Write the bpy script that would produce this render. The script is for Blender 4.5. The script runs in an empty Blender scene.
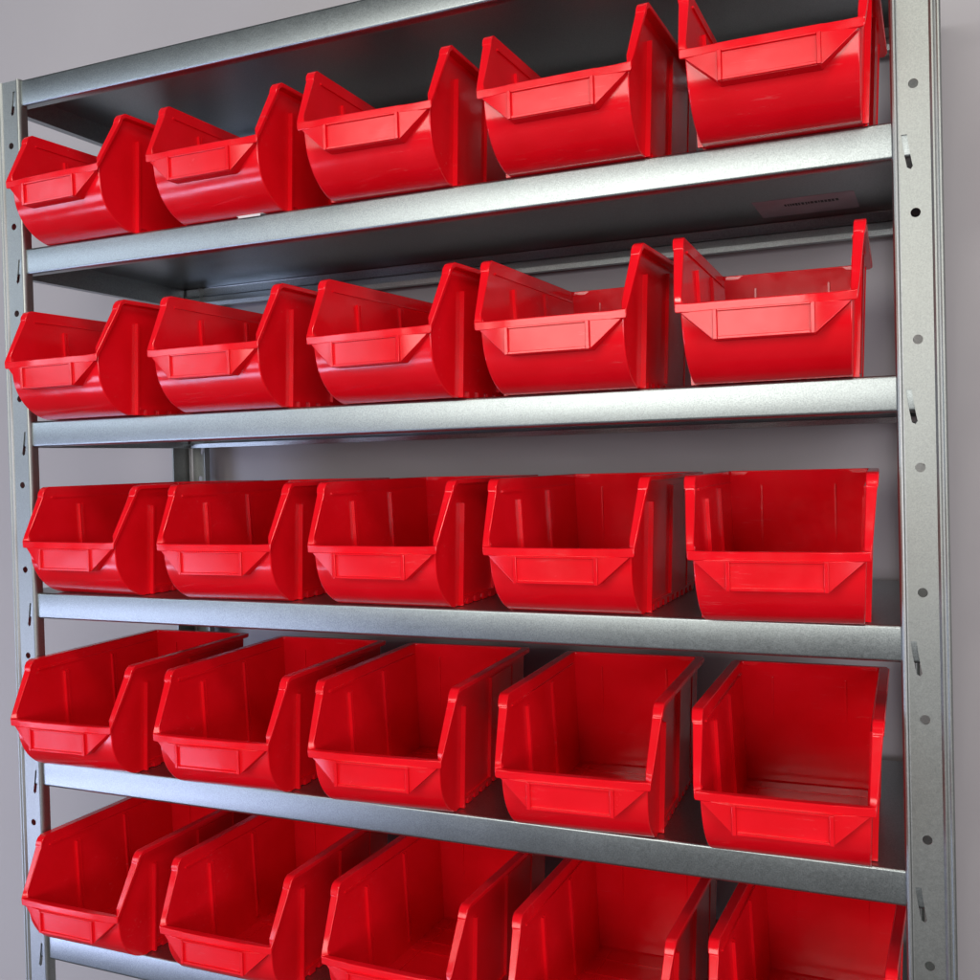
import bpy, bmesh, math, random
from mathutils import Vector, Matrix
random.seed(7)
SC = bpy.context.scene
COL = SC.collection
# ------------------------------------------------------------ camera
FPX, CX, CY = 1029.28, 490.45, 478.97            # focal length and principal point at 980 px
CAM = Vector((0.9339, -0.8473, 0.5196))
YAW, PITCH, ROLL = 0.4167, -0.0162, 0.0257
cd = bpy.data.cameras.new('camera'); cam = bpy.data.objects.new('camera', cd); COL.objects.link(cam)
R = Matrix.Rotation(YAW, 3, 'Z') @ Matrix.Rotation(PITCH, 3, 'X') @ Matrix.Rotation(ROLL, 3, 'Y')
M = Matrix((R.col[0], R.col[2], -R.col[1])).transposed().to_4x4(); M.translation = CAM
cam.matrix_world = M
cd.sensor_width = 36; cd.lens = FPX / 980 * 36
cd.shift_x = (490 - CX) / 980; cd.shift_y = (CY - 490) / 980
cd.clip_start = 0.02; cd.clip_end = 100
SC.camera = cam
# ------------------------------------------------------------ world and lamps
w = bpy.data.worlds.new('World'); SC.world = w; w.use_nodes = True
bg = w.node_tree.nodes['Background']; bg.inputs[0].default_value = (0.80, 0.86, 1.0, 1); bg.inputs[1].default_value = 0.06
def lamp(name, loc, target, sx, sy, power, color):
    d = bpy.data.lights.new(name, 'AREA'); d.shape = 'RECTANGLE'; d.size = sx; d.size_y = sy
    d.energy = power; d.color = color
    o = bpy.data.objects.new(name, d); COL.objects.link(o); o.location = loc
    o.rotation_euler = (Vector(target) - Vector(loc)).to_track_quat('-Z', 'Y').to_euler()
    return o
# window and daylit floor at left, window behind camera, ceiling light, two added fills
lamp('window_or_fill_light', (-2.75, -2.8, 1.30), (0.4, 0, 0.5), 1.3, 0.80, 17, (0.72, 0.81, 1.0))
lamp('daylit_floor_light', (-1.05, -1.15, -0.42), (0.1, 0, 0.7), 0.9, 0.20, 6, (0.62, 0.66, 1.0))
lamp('daylit_floor_light', (-1.75, -1.85, -0.10), (0.1, 0, 0.7), 1.1, 0.40, 11, (0.64, 0.70, 1.0))
lamp('window_or_fill_light', (-0.10, -3.2, 1.15), (0.5, 0, 0.45), 2.1, 1.25, 50, (1.0, 0.96, 0.90))
lamp('window_or_fill_light', (2.9, -4.0, 0.50), (0.5, 0.1, 0.5), 1.8, 0.9, 44, (0.97, 0.90, 1.0))  # added low lilac fill to brighten the wall between shelves, not a window
lamp('ceiling_light', (1.5, -1.6, 2.3), (0.7, 0, 0.3), 0.9, 0.35, 20, (1.0, 0.95, 0.86))
lamp('window_or_fill_light', (2.9, -1.7, 0.75), (0.6, 0.1, 0.45), 1.3, 1.5, 20, (1.0, 0.93, 0.96))  # added fill from the right for bin sides and wall, not a window
vs = SC.view_settings; vs.view_transform = 'Standard'; vs.look = 'None'; vs.exposure = 0.0; vs.gamma = 1
# ------------------------------------------------------------ materials
def new_mat(name):
    m = bpy.data.materials.new(name); m.use_nodes = True
    nt = m.node_tree; return m, nt, nt.nodes['Principled BSDF']
def N(nt, t, **kw):
    n = nt.nodes.new(t)
    for k, v in kw.items():
        if k in n.inputs: n.inputs[k].default_value = v
        else: setattr(n, k, v)
    return n
def ramp(nt, stops):
    r = nt.nodes.new('ShaderNodeValToRGB'); e = r.color_ramp.elements
    e[0].position, e[0].color = stops[0][0], (*stops[0][1], 1)
    e[1].position, e[1].color = stops[-1][0], (*stops[-1][1], 1)
    for p, c in stops[1:-1]:
        x = e.new(p); x.color = (*c, 1)
    return r
def maprange(nt, src, a, b, lo=0.3, hi=0.7):
    n = N(nt, 'ShaderNodeMapRange'); n.inputs[1].default_value = lo; n.inputs[2].default_value = hi
    n.inputs[3].default_value = a; n.inputs[4].default_value = b
    nt.links.new(src, n.inputs[0]); return n.outputs[0]

def mat_plastic(name='red_plastic', r0=0.09, r1=0.26):
    m, nt, p = new_mat(name); L = nt.links.new
    tc = N(nt, 'ShaderNodeTexCoord'); oi = N(nt, 'ShaderNodeObjectInfo')
    add = N(nt, 'ShaderNodeVectorMath', operation='ADD'); L(tc.outputs['Object'], add.inputs[0]); L(oi.outputs['Location'], add.inputs[1])
    n1 = N(nt, 'ShaderNodeTexNoise', Scale=22.0, Detail=4.0); L(add.outputs[0], n1.inputs['Vector'])
    cr = ramp(nt, [(0.3, (0.79, 0.0038, 0.010)), (0.7, (0.87, 0.0060, 0.016))]); L(n1.outputs[0], cr.inputs[0])
    # worn scuffs: short pale streaks, sparse
    mp = N(nt, 'ShaderNodeMapping'); mp.inputs['Scale'].default_value = (14, 60, 120); mp.inputs['Rotation'].default_value = (.5, .3, .4); L(add.outputs[0], mp.inputs['Vector'])
    sn = N(nt, 'ShaderNodeTexNoise', Scale=2.4, Detail=5.0, Roughness=0.75); L(mp.outputs[0], sn.inputs['Vector'])
    sb = N(nt, 'ShaderNodeTexNoise', Scale=11.0, Detail=2.0); L(add.outputs[0], sb.inputs['Vector'])
    sm = N(nt, 'ShaderNodeMath', operation='MULTIPLY'); L(maprange(nt, sn.outputs[0], 0.0, 1.0, 0.59, 0.70), sm.inputs[0]); L(maprange(nt, sb.outputs[0], 0.0, 0.30, 0.50, 0.64), sm.inputs[1])
    mx = N(nt, 'ShaderNodeMix', data_type='RGBA'); L(sm.outputs[0], mx.inputs[0]); L(cr.outputs[0], mx.inputs[6]); mx.inputs[7].default_value = (0.80, 0.16, 0.16, 1)
    L(mx.outputs[2], p.inputs['Base Color'])
    n2 = N(nt, 'ShaderNodeTexNoise', Scale=24.0, Detail=6.0, Roughness=0.7); L(add.outputs[0], n2.inputs['Vector'])
    L(maprange(nt, n2.outputs[0], r0, r1), p.inputs['Roughness'])
    # faint moulding waviness and scuffs
    n3 = N(nt, 'ShaderNodeTexNoise', Scale=28.0, Detail=2.0); L(add.outputs[0], n3.inputs['Vector'])
    n4 = N(nt, 'ShaderNodeTexNoise', Scale=900.0, Detail=2.0); L(add.outputs[0], n4.inputs['Vector'])
    b1 = N(nt, 'ShaderNodeBump', Strength=0.08, Distance=0.004); L(n3.outputs[0], b1.inputs['Height'])
    b2 = N(nt, 'ShaderNodeBump', Strength=0.05, Distance=0.0004); L(n4.outputs[0], b2.inputs['Height']); L(b1.outputs[0], b2.inputs['Normal'])
    L(b2.outputs[0], p.inputs['Normal'])
    p.inputs['IOR'].default_value = 1.5
    p.inputs['Subsurface Weight'].default_value = 0.0
    return m
def mat_zinc(name, tint, rough, spangle=0.12, grain=0.2):
    m, nt, p = new_mat(name); L = nt.links.new
    tc = N(nt, 'ShaderNodeTexCoord')
    p.inputs['Metallic'].default_value = 0.985
    vo = N(nt, 'ShaderNodeTexVoronoi', Scale=420.0); L(tc.outputs['Object'], vo.inputs['Vector'])
    bw = N(nt, 'ShaderNodeRGBToBW'); L(vo.outputs['Color'], bw.inputs[0])
    n1 = N(nt, 'ShaderNodeTexNoise', Scale=9.0, Detail=6.0, Roughness=0.65); L(tc.outputs['Object'], n1.inputs['Vector'])
    fine = N(nt, 'ShaderNodeTexNoise', Scale=900.0, Detail=3.0, Roughness=0.7); L(tc.outputs['Object'], fine.inputs['Vector'])
    k = N(nt, 'ShaderNodeMath', operation='MULTIPLY_ADD'); L(bw.outputs[0], k.inputs[0]); k.inputs[1].default_value = spangle
    L(maprange(nt, n1.outputs[0], 0.90, 1.0), k.inputs[2])
    k2 = N(nt, 'ShaderNodeMath', operation='MULTIPLY'); L(k.outputs[0], k2.inputs[0]); L(maprange(nt, fine.outputs[0], 0.93 - grain, 0.93 + grain), k2.inputs[1])
    mul = N(nt, 'ShaderNodeVectorMath', operation='SCALE'); mul.inputs[0].default_value = tint; L(k2.outputs[0], mul.inputs['Scale'])
    L(mul.outputs[0], p.inputs['Base Color'])
    r = N(nt, 'ShaderNodeMath', operation='MULTIPLY_ADD'); L(bw.outputs[0], r.inputs[0]); r.inputs[1].default_value = 0.045
    L(maprange(nt, n1.outputs[0], rough - 0.015, rough + 0.02), r.inputs[2]); L(r.outputs[0], p.inputs['Roughness'])
    b = N(nt, 'ShaderNodeBump', Strength=0.10, Distance=0.0002); L(fine.outputs[0], b.inputs['Height']); L(b.outputs[0], p.inputs['Normal'])
    return m
def mat_wall():
    m, nt, p = new_mat('painted_wall'); L = nt.links.new
    tc = N(nt, 'ShaderNodeTexCoord')
    n1 = N(nt, 'ShaderNodeTexNoise', Scale=1.7, Detail=5.0); L(tc.outputs['Object'], n1.inputs['Vector'])
    cr = ramp(nt, [(0.3, (0.40, 0.388, 0.397)), (0.7, (0.45, 0.438, 0.443))]); L(n1.outputs[0], cr.inputs[0]); L(cr.outputs[0], p.inputs['Base Color'])
    p.inputs['Roughness'].default_value = 0.55
    n2 = N(nt, 'ShaderNodeTexNoise', Scale=160.0, Detail=3.0); L(tc.outputs['Object'], n2.inputs['Vector'])
    b = N(nt, 'ShaderNodeBump', Strength=0.12, Distance=0.001); L(n2.outputs[0], b.inputs['Height']); L(b.outputs[0], p.inputs['Normal'])
    return m
def mat_flat(name, c, rough=0.6, nv=0.1):
    m, nt, p = new_mat(name); L = nt.links.new
    tc = N(nt, 'ShaderNodeTexCoord'); n1 = N(nt, 'ShaderNodeTexNoise', Scale=35.0, Detail=5.0); L(tc.outputs['Object'], n1.inputs['Vector'])
    cr = ramp(nt, [(0.3, tuple(x * (1 - nv) for x in c)), (0.7, tuple(min(1, x * (1 + nv)) for x in c))])
    L(n1.outputs[0], cr.inputs[0]); L(cr.outputs[0], p.inputs['Base Color']); p.inputs['Roughness'].default_value = rough
    return m
RED = mat_plastic(); RED_TEX = mat_plastic('textured_red_plastic', 0.16, 0.28)
ZSHELF = mat_zinc('galvanised_sheet', (0.36, 0.40, 0.40), 0.33, 0.07, 0.24)
ZPOST = mat_zinc('galvanised_post', (0.37, 0.395, 0.375), 0.42, 0.05, 0.12)
WALL = mat_wall(); FLOOR = mat_flat('grey_floor', (0.07, 0.07, 0.07), 0.5)
PAPER = mat_flat('faded_sticker', (0.50, 0.44, 0.48), 0.5); INK = mat_flat('printed_ink', (0.03, 0.03, 0.03), 0.5)
WHITE = mat_flat('white_paper', (0.75, 0.74, 0.72), 0.6)
# ------------------------------------------------------------ helpers
def link(name, mesh, mat, parent=None, smooth=True):
    o = bpy.data.objects.new(name, mesh); COL.objects.link(o)
    if not mesh.materials: mesh.materials.append(mat)
    if parent: o.parent = parent
    if smooth:
        for f in mesh.polygons: f.use_smooth = True
    return o
def bm_obj(name, bm, mat, parent=None, smooth=True):
    bmesh.ops.recalc_face_normals(bm, faces=bm.faces)
    me = bpy.data.meshes.new(name); bm.to_mesh(me); bm.free()
    return link(name, me, mat, parent, smooth)
def bake(o):                                      # apply the modifiers once, without operators
    dg = bpy.context.evaluated_depsgraph_get(); dg.update()
    me = bpy.data.meshes.new_from_object(o.evaluated_get(dg)); me.name = o.name
    o.modifiers.clear(); o.data = me
def bevel(o, width, seg=2, angle=30):
    m = o.modifiers.new('bevel', 'BEVEL'); m.width = width; m.segments = seg; m.limit_method = 'ANGLE'; m.angle_limit = math.radians(angle)
    m.harden_normals = True
def weighted(o):
    m = o.modifiers.new('weighted', 'WEIGHTED_NORMAL'); m.keep_sharp = True; m.weight = 80
def box(bm, a, b):
    vs_ = [bm.verts.new((x, y, z)) for x in (a[0], b[0]) for y in (a[1], b[1]) for z in (a[2], b[2])]
    for f in ((0,1,3,2),(4,6,7,5),(0,4,5,1),(2,3,7,6),(0,2,6,4),(1,5,7,3)): bm.faces.new([vs_[i] for i in f])
def empty(name, loc, rz=0):
    o = bpy.data.objects.new(name, None); COL.objects.link(o); o.location = loc; o.rotation_euler = (0, 0, rz)
    o.empty_display_size = 0.05; return o
def tag(o, label, cat, group=None):
    o['label'] = label; o['category'] = cat
    if group: o['group'] = group
    return o
# ------------------------------------------------------------ setting
W, D, SL, FLOOR_Z = 0.9, 0.300, 0.0275, -0.60
SZ = [0.9576, 0.7705, 0.5778, 0.3856, 0.1964, 0.0]
bm = bmesh.new(); box(bm, (-4, 0.325, FLOOR_Z - .1), (4, 0.425, 2.9)); o = bm_obj('wall', bm, WALL, smooth=False); o['kind'] = 'structure'
bm = bmesh.new(); box(bm, (-4, -4, FLOOR_Z - .1), (4, 0.322, FLOOR_Z)); o = bm_obj('floor', bm, FLOOR, smooth=False); o['kind'] = 'structure'
# ------------------------------------------------------------ shelving unit
unit = empty('shelving_unit', (0, 0, FLOOR_Z))
tag(unit, 'galvanised steel boltless shelving unit carrying rows of red bins against the grey wall', 'shelving unit')
OFF = Vector((0, 0, -FLOOR_Z))
def shift(bm): bmesh.ops.translate(bm, verts=bm.verts, vec=OFF)
def extrude_profile(bm, pts, axis, a, b, thick):
    """pts: open polyline in the two other coordinates; swept from a to b; thickness by offsetting"""
    n = len(pts); nor = []
    for i in range(n):
        p0 = Vector(pts[max(i-1, 0)]); p1 = Vector(pts[min(i+1, n-1)]); t = (p1 - p0).normalized(); nor.append(Vector((-t.y, t.x)))
    ring = [Vector(p) for p in pts] + [Vector(pts[i]) + nor[i]*thick for i in range(n-1, -1, -1)]
    def P(q, s): return (s, q.x, q.y) if axis == 'x' else (q.x, q.y, s)
    A = [bm.verts.new(P(q, a)) for q in ring]; B = [bm.verts.new(P(q, b)) for q in ring]
    m = len(ring)
    for i in range(m):
        j = (i+1) % m; bm.faces.new((A[i], A[j], B[j], B[i]))
    for i in range(n-1):
        bm.faces.new((A[i], A[i+1], A[m-2-i], A[m-1-i])); bm.faces.new((B[m-1-i], B[m-2-i], B[i+1], B[i]))
def arc(cx, cy, r, a0, a1, n):
    return [(cx + r*math.cos(math.radians(a0 + (a1-a0)*i/n)), cy + r*math.sin(math.radians(a0 + (a1-a0)*i/n))) for i in range(n+1)]
def make_shelf(z):
    bm = bmesh.new(); r = .0018; s = SL
    # a rolled sheet: inner return, rounded lower edge, front lip, top, back lip with a pressed step
    pr = [(.013, -s + .007), (.0125, -s + .001)] + arc(.0105, -s + .0015, .0015, -30, -90, 3) + arc(.0005 + .0022, -s + .0022, .0022, -90, -180, 5)
    pr += arc(.0005 + r, -r, r, 180, 90, 5) + arc(D - r - .0005, -r, r, 90, 0, 5)
    pr += [(D - .0005, -.0095), (D - .0028, -.0105), (D - .0028, -.0118), (D - .0010, -.0128), (D - .0010, -s + .001), (D - .003, -s), (D - .012, -s), (D - .0125, -s + .005)]
    pr = [(y, z + h) for y, h in pr]
    extrude_profile(bm, pr, 'x', -.0325, W + .0325, .0007)
    for x in (-.0325, W + .0325):                      # side lips, butted under the sheet
        sg = 1 if x < 0 else -1
        box(bm, (min(x, x + sg*.0008), .0045, z - s), (max(x, x + sg*.0008), D - .004, z + .0003))
        box(bm, (min(x, x + sg*.010), .0145, z - s - .0006), (max(x, x + sg*.010), D - .014, z - s + .0002))
    shift(bm)
    return bm_obj('shelf', bm, ZSHELF, unit)
def smooth_by_angle(o, deg=35):
    import numpy as np
    me = o.data
    b = bmesh.new(); b.from_mesh(me)
    for e in b.edges:
        e.smooth = not (len(e.link_faces) != 2 or e.calc_face_angle(0) > math.radians(deg))
    b.to_mesh(me); b.free()
shelves = []
for z in SZ:
    s = make_shelf(z); smooth_by_angle(s); shelves.append(s)
# worn printed sticker under the second shelf from the top
def sticker():
    z = SZ[1] + .0002
    bm = bmesh.new(); box(bm, (0.762, .200, z - .0005), (.858, .272, z)); shift(bm)
    st = bm_obj('sticker', bm, PAPER, shelves[1], False)
    bm = bmesh.new(); x = .790
    while x < .842:
        wd = random.uniform(.0012, .0030); hh = random.uniform(.007, .010)
        box(bm, (x, .222, z - .0008), (x + wd, .222 + hh, z - .0004)); x += wd + random.uniform(.0008, .0016)
    return st, bm
st, bm = sticker(); shift(bm); pr_ = bm_obj('print', bm, INK, shelves[1], False)
st.data.materials.clear(); st.data.materials.append(PAPER)
pr_.name = 'sticker_print'
# posts
PW = .034
LOBES_IN = [(.0006, .009), (.0000, .0015), (.0004, -.0010), (.0014, -.0024), (.0027, -.0029), (.0040, -.0024), (.0049, -.0010), (.0058, -.0006)]
LOBES_OUT = [(.0275, -.0006), (.0282, -.0016), (.0293, -.0026), (.0305, -.0026), (.0316, -.0016), (.0325, -.0012), (.0336, -.0020), (.0347, -.0020), (.0356, -.0012), (.0360, .0004), (.0360, .0330), (.0350, .0345), (.0325, .0348)]
def make_post(left, back, ztop):
    sx = -1 if left else 1; ox = 0 if left else W
    sy = -1 if back else 1; oy = D + .001 if back else -.0008
    bm = bmesh.new()
    tr = lambda pts: [(ox + sx*a, oy + sy*b) for a, b in pts]
    th = .0009 * (1 if sx*sy > 0 else -1)
    for pts in (LOBES_IN, LOBES_OUT):
        extrude_profile(bm, tr(pts), 'z', FLOOR_Z, ztop, th)
    shift(bm)
    # the flat strip with its round holes and hook slots
    cu = bpy.data.curves.new('strip', 'CURVE'); cu.dimensions = '2D'; cu.fill_mode = 'BOTH'; cu.extrude = .00045
    def spl(pts):
        s = cu.splines.new('POLY'); s.points.add(len(pts) - 1); s.use_cyclic_u = True
        for q, p in zip(s.points, pts): q.co = (p[0], p[1], 0, 1)
    a0, a1 = .0057, .0276
    spl([(a0, FLOOR_Z), (a1, FLOOR_Z), (a1, ztop), (a0, ztop)])
    n0 = int((FLOOR_Z - SZ[5]) / .0963) - 1
    base = [SZ[k] for k in range(6)] + [SZ[5] - .193, SZ[5] - .386]
    for k, z in enumerate(base):
        for hz in (z + .0265, z - .0705):
            if FLOOR_Z + .01 < hz < ztop - .008: spl([(.0163 + .0036*math.cos(t*math.pi/12), hz + .0036*math.sin(t*math.pi/12)) for t in range(24)])
        c = z - .0235
        if FLOOR_Z + .02 < c:
            lean = .0022
            pts = []
            for t in range(13):
                u = t/12; zz = c + .0125 - .025*u; pts.append((.0105 - .0021 + lean*(2*u-1)*.6 + .0012*u*u, zz))
            pts += [(.0135, c - .0140)]
            for t in range(12, -1, -1):
                u = t/12; zz = c + .0125 - .025*u; pts.append((.0105 + .0021 + lean*(2*u-1)*.6 + .0012*u*u, zz + (.001 if t == 12 else 0)))
            spl(pts)
    co = bpy.data.objects.new('strip', cu); COL.objects.link(co)
    dg = bpy.context.evaluated_depsgraph_get(); dg.update()
    me = bpy.data.meshes.new_from_object(co.evaluated_get(dg)); bpy.data.objects.remove(co)
    b2 = bmesh.new(); b2.from_mesh(me)
    for v in b2.verts:
        a, z, e = v.co
        v.co = (ox + sx*a, oy + sy*(-.0002 + e), z) + OFF if False else Vector((ox + sx*a, oy + sy*(-.0002 + e), z)) + OFF
    b2.to_mesh(me); b2.free(); bm.from_mesh(me)
    o = bm_obj('corner_post', bm, ZPOST, unit); smooth_by_angle(o, 32)
    return o
for left in (True, False):
    for back in (False, True): make_post(left, back, SZ[0] + .0012)
# hook tongues of the shelves showing in the slots of the front posts
for k, s in enumerate(shelves):
    for x in (-.0100, W + .0100):
        sg = -1 if x < 0 else 1
        bm = bmesh.new(); c = SZ[k] - .0235
        box(bm, (x - .0016, .0006, c - .0010), (x + .0012, .0016, c + .0118)); shift(bm)
        o = bm_obj('hook', bm, ZPOST, s, False)
# ------------------------------------------------------------ the bin, a prototype
H, LH = .1184, .060
def s_out(h): return .0614 + .0050 * h / H
def s_in(h): return s_out(h) - .0020
def catmull(p, n):
    out = []
    for i in range(len(p)-1):
        a, b, c, d = (Vector(p[max(i-1, 0)]), Vector(p[i]), Vector(p[i+1]), Vector(p[min(i+2, len(p)-1)]))
        for k in range(n):
            t = k/n; out.append(0.5*((2*b) + (c-a)*t + (2*a-5*b+4*c-d)*t*t + (3*b-a-3*c+d)*t**3))
    out.append(Vector(p[-1])); return out
RIBBON = catmull([(.0055, .0575), (.0062, .048), (.0085, .034), (.0155, .020), (.0270, .0085), (.0400, .0018), (.0470, .0002)], 3) + [Vector((.231, 0)), Vector((.2345, .0018)), Vector((.2375, H - .001))]
SLANT = [(.0062, .0650), (.0275, .1045), (.0302, .1100), (.0335, .1145), (.0385, H - .001)]
def make_bin():
    root = empty('storage_bin', (0, 0, 0))
    # ---- tub: ribbon (front, floor, back) closed by two drafted sides, then given thickness
    bm = bmesh.new()
    rows = []
    for (v, h) in RIBBON: rows.append([bm.verts.new((k*s_out(h), v, h)) for k in (-1, 1)])
    for a, b in zip(rows, rows[1:]): bm.faces.new((a[0], a[1], b[1], b[0]))
    for k in (0, 1):
        sg = -1 if k == 0 else 1
        extra = [bm.verts.new((sg*s_out(h), v, h)) for v, h in SLANT]
        bm.faces.new([r[k] for r in rows] + extra[::-1])
    bmesh.ops.recalc_face_normals(bm, faces=bm.faces)
    if sum((f.normal.z for f in bm.faces if abs(f.normal.z) > .9)) > 0: bmesh.ops.reverse_faces(bm, faces=bm.faces)
    me = bpy.data.meshes.new('tub'); bm.to_mesh(me); bm.free()
    tub = link('tub', me, RED, root)
    bevel(tub, .0020, 3, 50)
    so = tub.modifiers.new('solid', 'SOLIDIFY'); so.thickness = .0020; so.offset = -1; so.use_even_offset = True
    weighted(tub); bake(tub)
    bm = bmesh.new()
    # outer fin and raised panel, floor feet; inner divider bars and floor ribs
    def wallbox(sg, v0, v1, h0, h1, o0, o1):
        q = []
        for h in (h0, h1):
            for v in (v0, v1):
                for o_ in (o0, o1): q.append(bm.verts.new((sg*(s_out(h) + o_), v, h)))
        for f in ((0,1,3,2),(4,6,7,5),(0,4,5,1),(2,3,7,6),(0,2,6,4),(1,5,7,3)): bm.faces.new([q[i] for i in f])
    for sg in (-1, 1):
        wallbox(sg, .0555, .0580, .0004, .096, -.0006, .0042)
        wallbox(sg, .0580, .0615, .0004, .096, -.0006, .0016)
        wallbox(sg, .1280, .1330, .0080, .108, -.0006, .0030)
        wallbox(sg, .1330, .1900, .0080, .108, -.0006, .0022)
        wallbox(sg, .1900, .1925, .0080, .108, -.0006, .0030)
        wallbox(sg, .0615, .2300, .0060, .0085, -.0006, .0022)
        for k in range(9):
            v = .070 + k*.0175; wallbox(sg, v, v + .0100, .0003, .0060, -.0008, .0024)
        wallbox(sg, 0.0740, .0758, .010, .098, -.0048, -.0016)
        wallbox(sg, .0790, .0808, .010, .098, -.0040, -.0016)
        wallbox(sg, .1500, .1518, .010, .104, -.0044, -.0016)
        wallbox(sg, .1550, .1568, .010, .104, -.0038, -.0016)
        # stacking ledge under the rim
        wallbox(sg, .0375, .2300, .1060, .1076, -.0034, -.0016)
    for v in (.150, .172, .205): box(bm, (-.0570, v, .0018), (.0570, v + .0014, .0034))
    for u in (-.046, .046): box(bm, (u - .0009, .070, .0018), (u + .0009, .226, .0032))
    for u in (-.034, .034): box(bm, (u - .0008, .2335, .008), (u + .0008, .2362, .104))
    box(bm, (-.0612, .0462, .0002), (.0612, .0485, .0030))
    bm_obj('moulded_ribs', bm, RED, tub, False)
    # ---- rim: one closed sweep of a rounded rectangular section
    st_ = []
    def add(I, O, Dn): st_.append((Vector(I), Vector(O), Vector(Dn)))
    def side(sg):
        L = []
        n = Vector((0, -.873, .487))
        def blend(t): return (Vector((0, .30, -.95))*(1-t) + (-n)*t).normalized()
        L.append(((sg*(s_in(LH) + .0002), .0050, LH + .0006), (sg*.0052, -.0050, 0), (0, .0006, -.0075)))
        
        for t in (.10, .35, .6, .85, 1):
            v = .0015 + .0245*t; h = .0628 + .0446*t
            L.append(((sg*s_in(h), v, h), (sg*(.0060 + .0022*t), 0, 0), tuple(-n*.0040)))
        L.append(((sg*s_in(.1085), .0258, .1083), (sg*.0088, 0, 0), (0, .0038, -.0018)))
        L.append(((sg*s_in(.112), .0272, .1125), (sg*.0090, 0, 0), (0, .0038, -.0018)))
        L.append(((sg*s_in(.115), .0302, .1162), (sg*.0092, 0, 0), (0, .0032, -.0034)))
        L.append(((sg*s_in(H), .0345, H), (sg*.0092, 0, 0), (0, .0012, -.0045)))
        for v in (.09, .15, .20): L.append(((sg*s_in(H), v, H), (sg*.0092, 0, 0), (0, 0, -.0046)))
        L.append(((sg*s_in(H), .2320, H), (sg*.0092, .0012, 0), (0, 0, -.0046)))
        L.append(((sg*(s_in(H) - .0016), .2352, H), (sg*.0085, .0056, 0), (0, 0, -.0046)))
        return L
    for a in side(1): add(*a)
    for u in (.030, 0, -.030): add((u, .2358, H), (0, .0066, 0), (0, 0, -.0046))
    for a in reversed(side(-1)): add(*a)
    for u, bow in ((-.0530, .0003), (-.0400, .0006), (-.0370, .0014), (-.02, .0016), (.02, .0016), (.0370, .0014), (.0400, .0006), (.0530, .0003)):
        add((u, .0062, LH), (0, -.0062 - bow, 0), (0, .0, -.0074))
    bm = bmesh.new(); rings = []
    for I, O, Dn in st_: rings.append([bm.verts.new(p) for p in (I, I + O, I + O + Dn, I + Dn)])
    for i in range(len(rings)):
        a, b = rings[i], rings[(i+1) % len(rings)]
        for k in range(4): bm.faces.new((a[k], a[(k+1) % 4], b[(k+1) % 4], b[k]))
    rim = bm_obj('rim', bm, RED, root); bevel(rim, .0008, 2, 38); weighted(rim); bake(rim)
    # ---- label holder: a tapered pod under the lip with a raised frame
    bm = bmesh.new(); hw = .0375
    pts = []
    for sg in (-1, 1):
        pts += [(sg*.0632, .0014, .0535), (sg*.0632, .0075, .0535), (sg*hw, -.0030, .0535), (sg*(hw - .0005), -.0026, .0300), (sg*(hw - .0005), .0115, .0300), (sg*.0605, .0075, .0500)]
    vv = [bm.verts.new(p) for p in pts]; res = bmesh.ops.convex_hull(bm, input=vv)
    bmesh.ops.delete(bm, geom=[e for e in res['geom_interior'] if isinstance(e, bmesh.types.BMVert)], context='VERTS')
    pod = bm_obj('label_holder', bm, RED_TEX, root); bevel(pod, .0006, 2, 20); weighted(pod); bake(pod)
    bm = bmesh.new()
    def pl(h): return -.0030 + .0004*(.0535 - h)/.0235
    def bar(u0, u1, h0, h1, d=.0020):
        q = []
        for h in (h0, h1):
            for u in (u0, u1): q += [bm.verts.new((u, pl(h) + .0006, h)), bm.verts.new((u, pl(h) - d, h))]
        for f in ((0,1,3,2),(4,6,7,5),(0,4,5,1),(2,3,7,6),(0,2,6,4),(1,5,7,3)): bm.faces.new([q[i] for i in f])
    bar(-.0374, -.0342, .0302, .0532, .0024); bar(.0342, .0374, .0302, .0532, .0024)
    bar(-.0341, .0341, .0303, .0326); bar(-.0341, .0341, .0517, .0533, .0018)
    fr = bm_obj('label_frame', bm, RED, pod); bevel(fr, .0004, 2, 30); weighted(fr); bake(fr)
    return root
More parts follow.
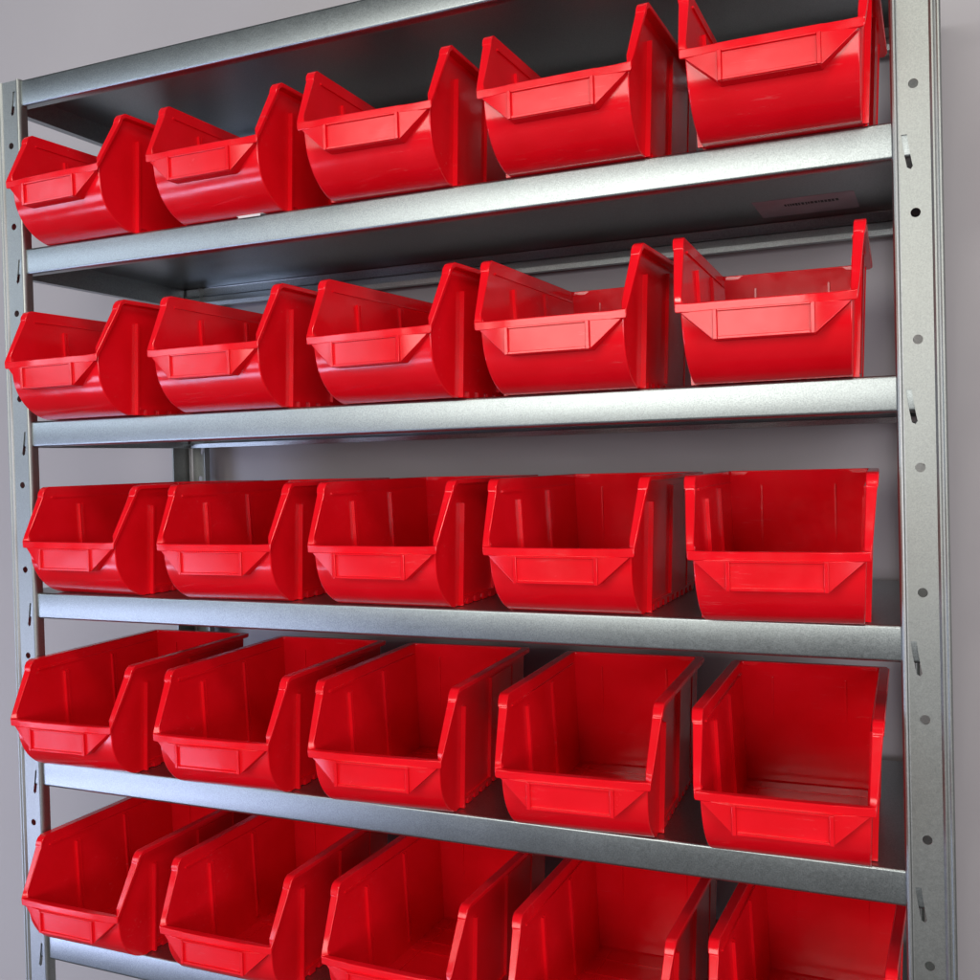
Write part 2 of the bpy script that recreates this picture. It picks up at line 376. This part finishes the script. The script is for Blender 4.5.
FIT = {(1,1):(.0895,-.0481,-.045),(1,2):(.2832,-.048,-.0075),(1,3):(.4684,-.0553,.0301),(1,4):(.6461,-.0551,-.0125),(1,5):(.8193,-.0596,.0073),
(2,1):(.0884,-.0565,-.047),(2,2):(.2806,-.0519,-.0141),(2,3):(.4652,-.053,-.081),(2,4):(.636,-.0502,-.0217),(2,5):(.8101,-.0516,.0396),
(3,1):(.0821,-.035,-.0422),(3,2):(.2779,-.0411,.0319),(3,3):(.4557,-.041,-.0028),(3,4):(.6352,-.042,-.0034),(3,5):(.8161,-.0535,.0559),
(4,1):(.0797,-.0505,.0426),(4,2):(.2743,-.0495,.0453),(4,3):(.4559,-.0467,.0587),(4,4):(.6448,-.0462,.0501),(4,5):(.8159,-.0486,.0311),
(5,1):(.0795,-.0464,.0049),(5,2):(.2698,-.0458,.0138),(5,3):(.4586,-.043,-.0165),(5,4):(.6494,-.0454,.0007),(5,5):(.8194,-.0332,-.0215)}
ROWN = {1: 'topmost row of bins', 2: 'second row of bins from the top', 3: 'middle row of bins', 4: 'second row of bins from the bottom', 5: 'bottom row of bins'}
COLN = {1: 'leftmost red bin', 2: 'second red bin from the left', 3: 'third red bin', 4: 'fourth red bin from the left', 5: 'rightmost red bin'}
GROUP = 'red open-front storage bins lined up on the shelves'
proto = make_bin()
def copy_tree(o, parent=None):
    c = o.copy(); COL.objects.link(c); c.parent = parent
    for ch in list(o.children): copy_tree(ch, c)
    return c
first = True
src = list(proto.children)
for (r, b), (x, y, a) in FIT.items():
    o = proto if first else copy_tree(proto)
    first = False
    o.location = (x, y, SZ[r] + .0009); o.rotation_euler = (0, 0, a)
    tag(o, '%s in the %s' % (COLN[b], ROWN[r]), 'storage bin', GROUP)
# paper scrap caught under a bin in the topmost row
bm = bmesh.new(); box(bm, (-.016, -.0022, 0), (.016, .012, .0003)); box(bm, (-.014, -.0024, -.0022), (.013, -.0021, .0002))
sc_ = bm_obj('paper_scrap', bm, WHITE, None, False); sc_.location = (.306, -.0005, SZ[1] + .0009)
tag(sc_, 'small white paper scrap caught under the second bin of the topmost row', 'paper scrap')
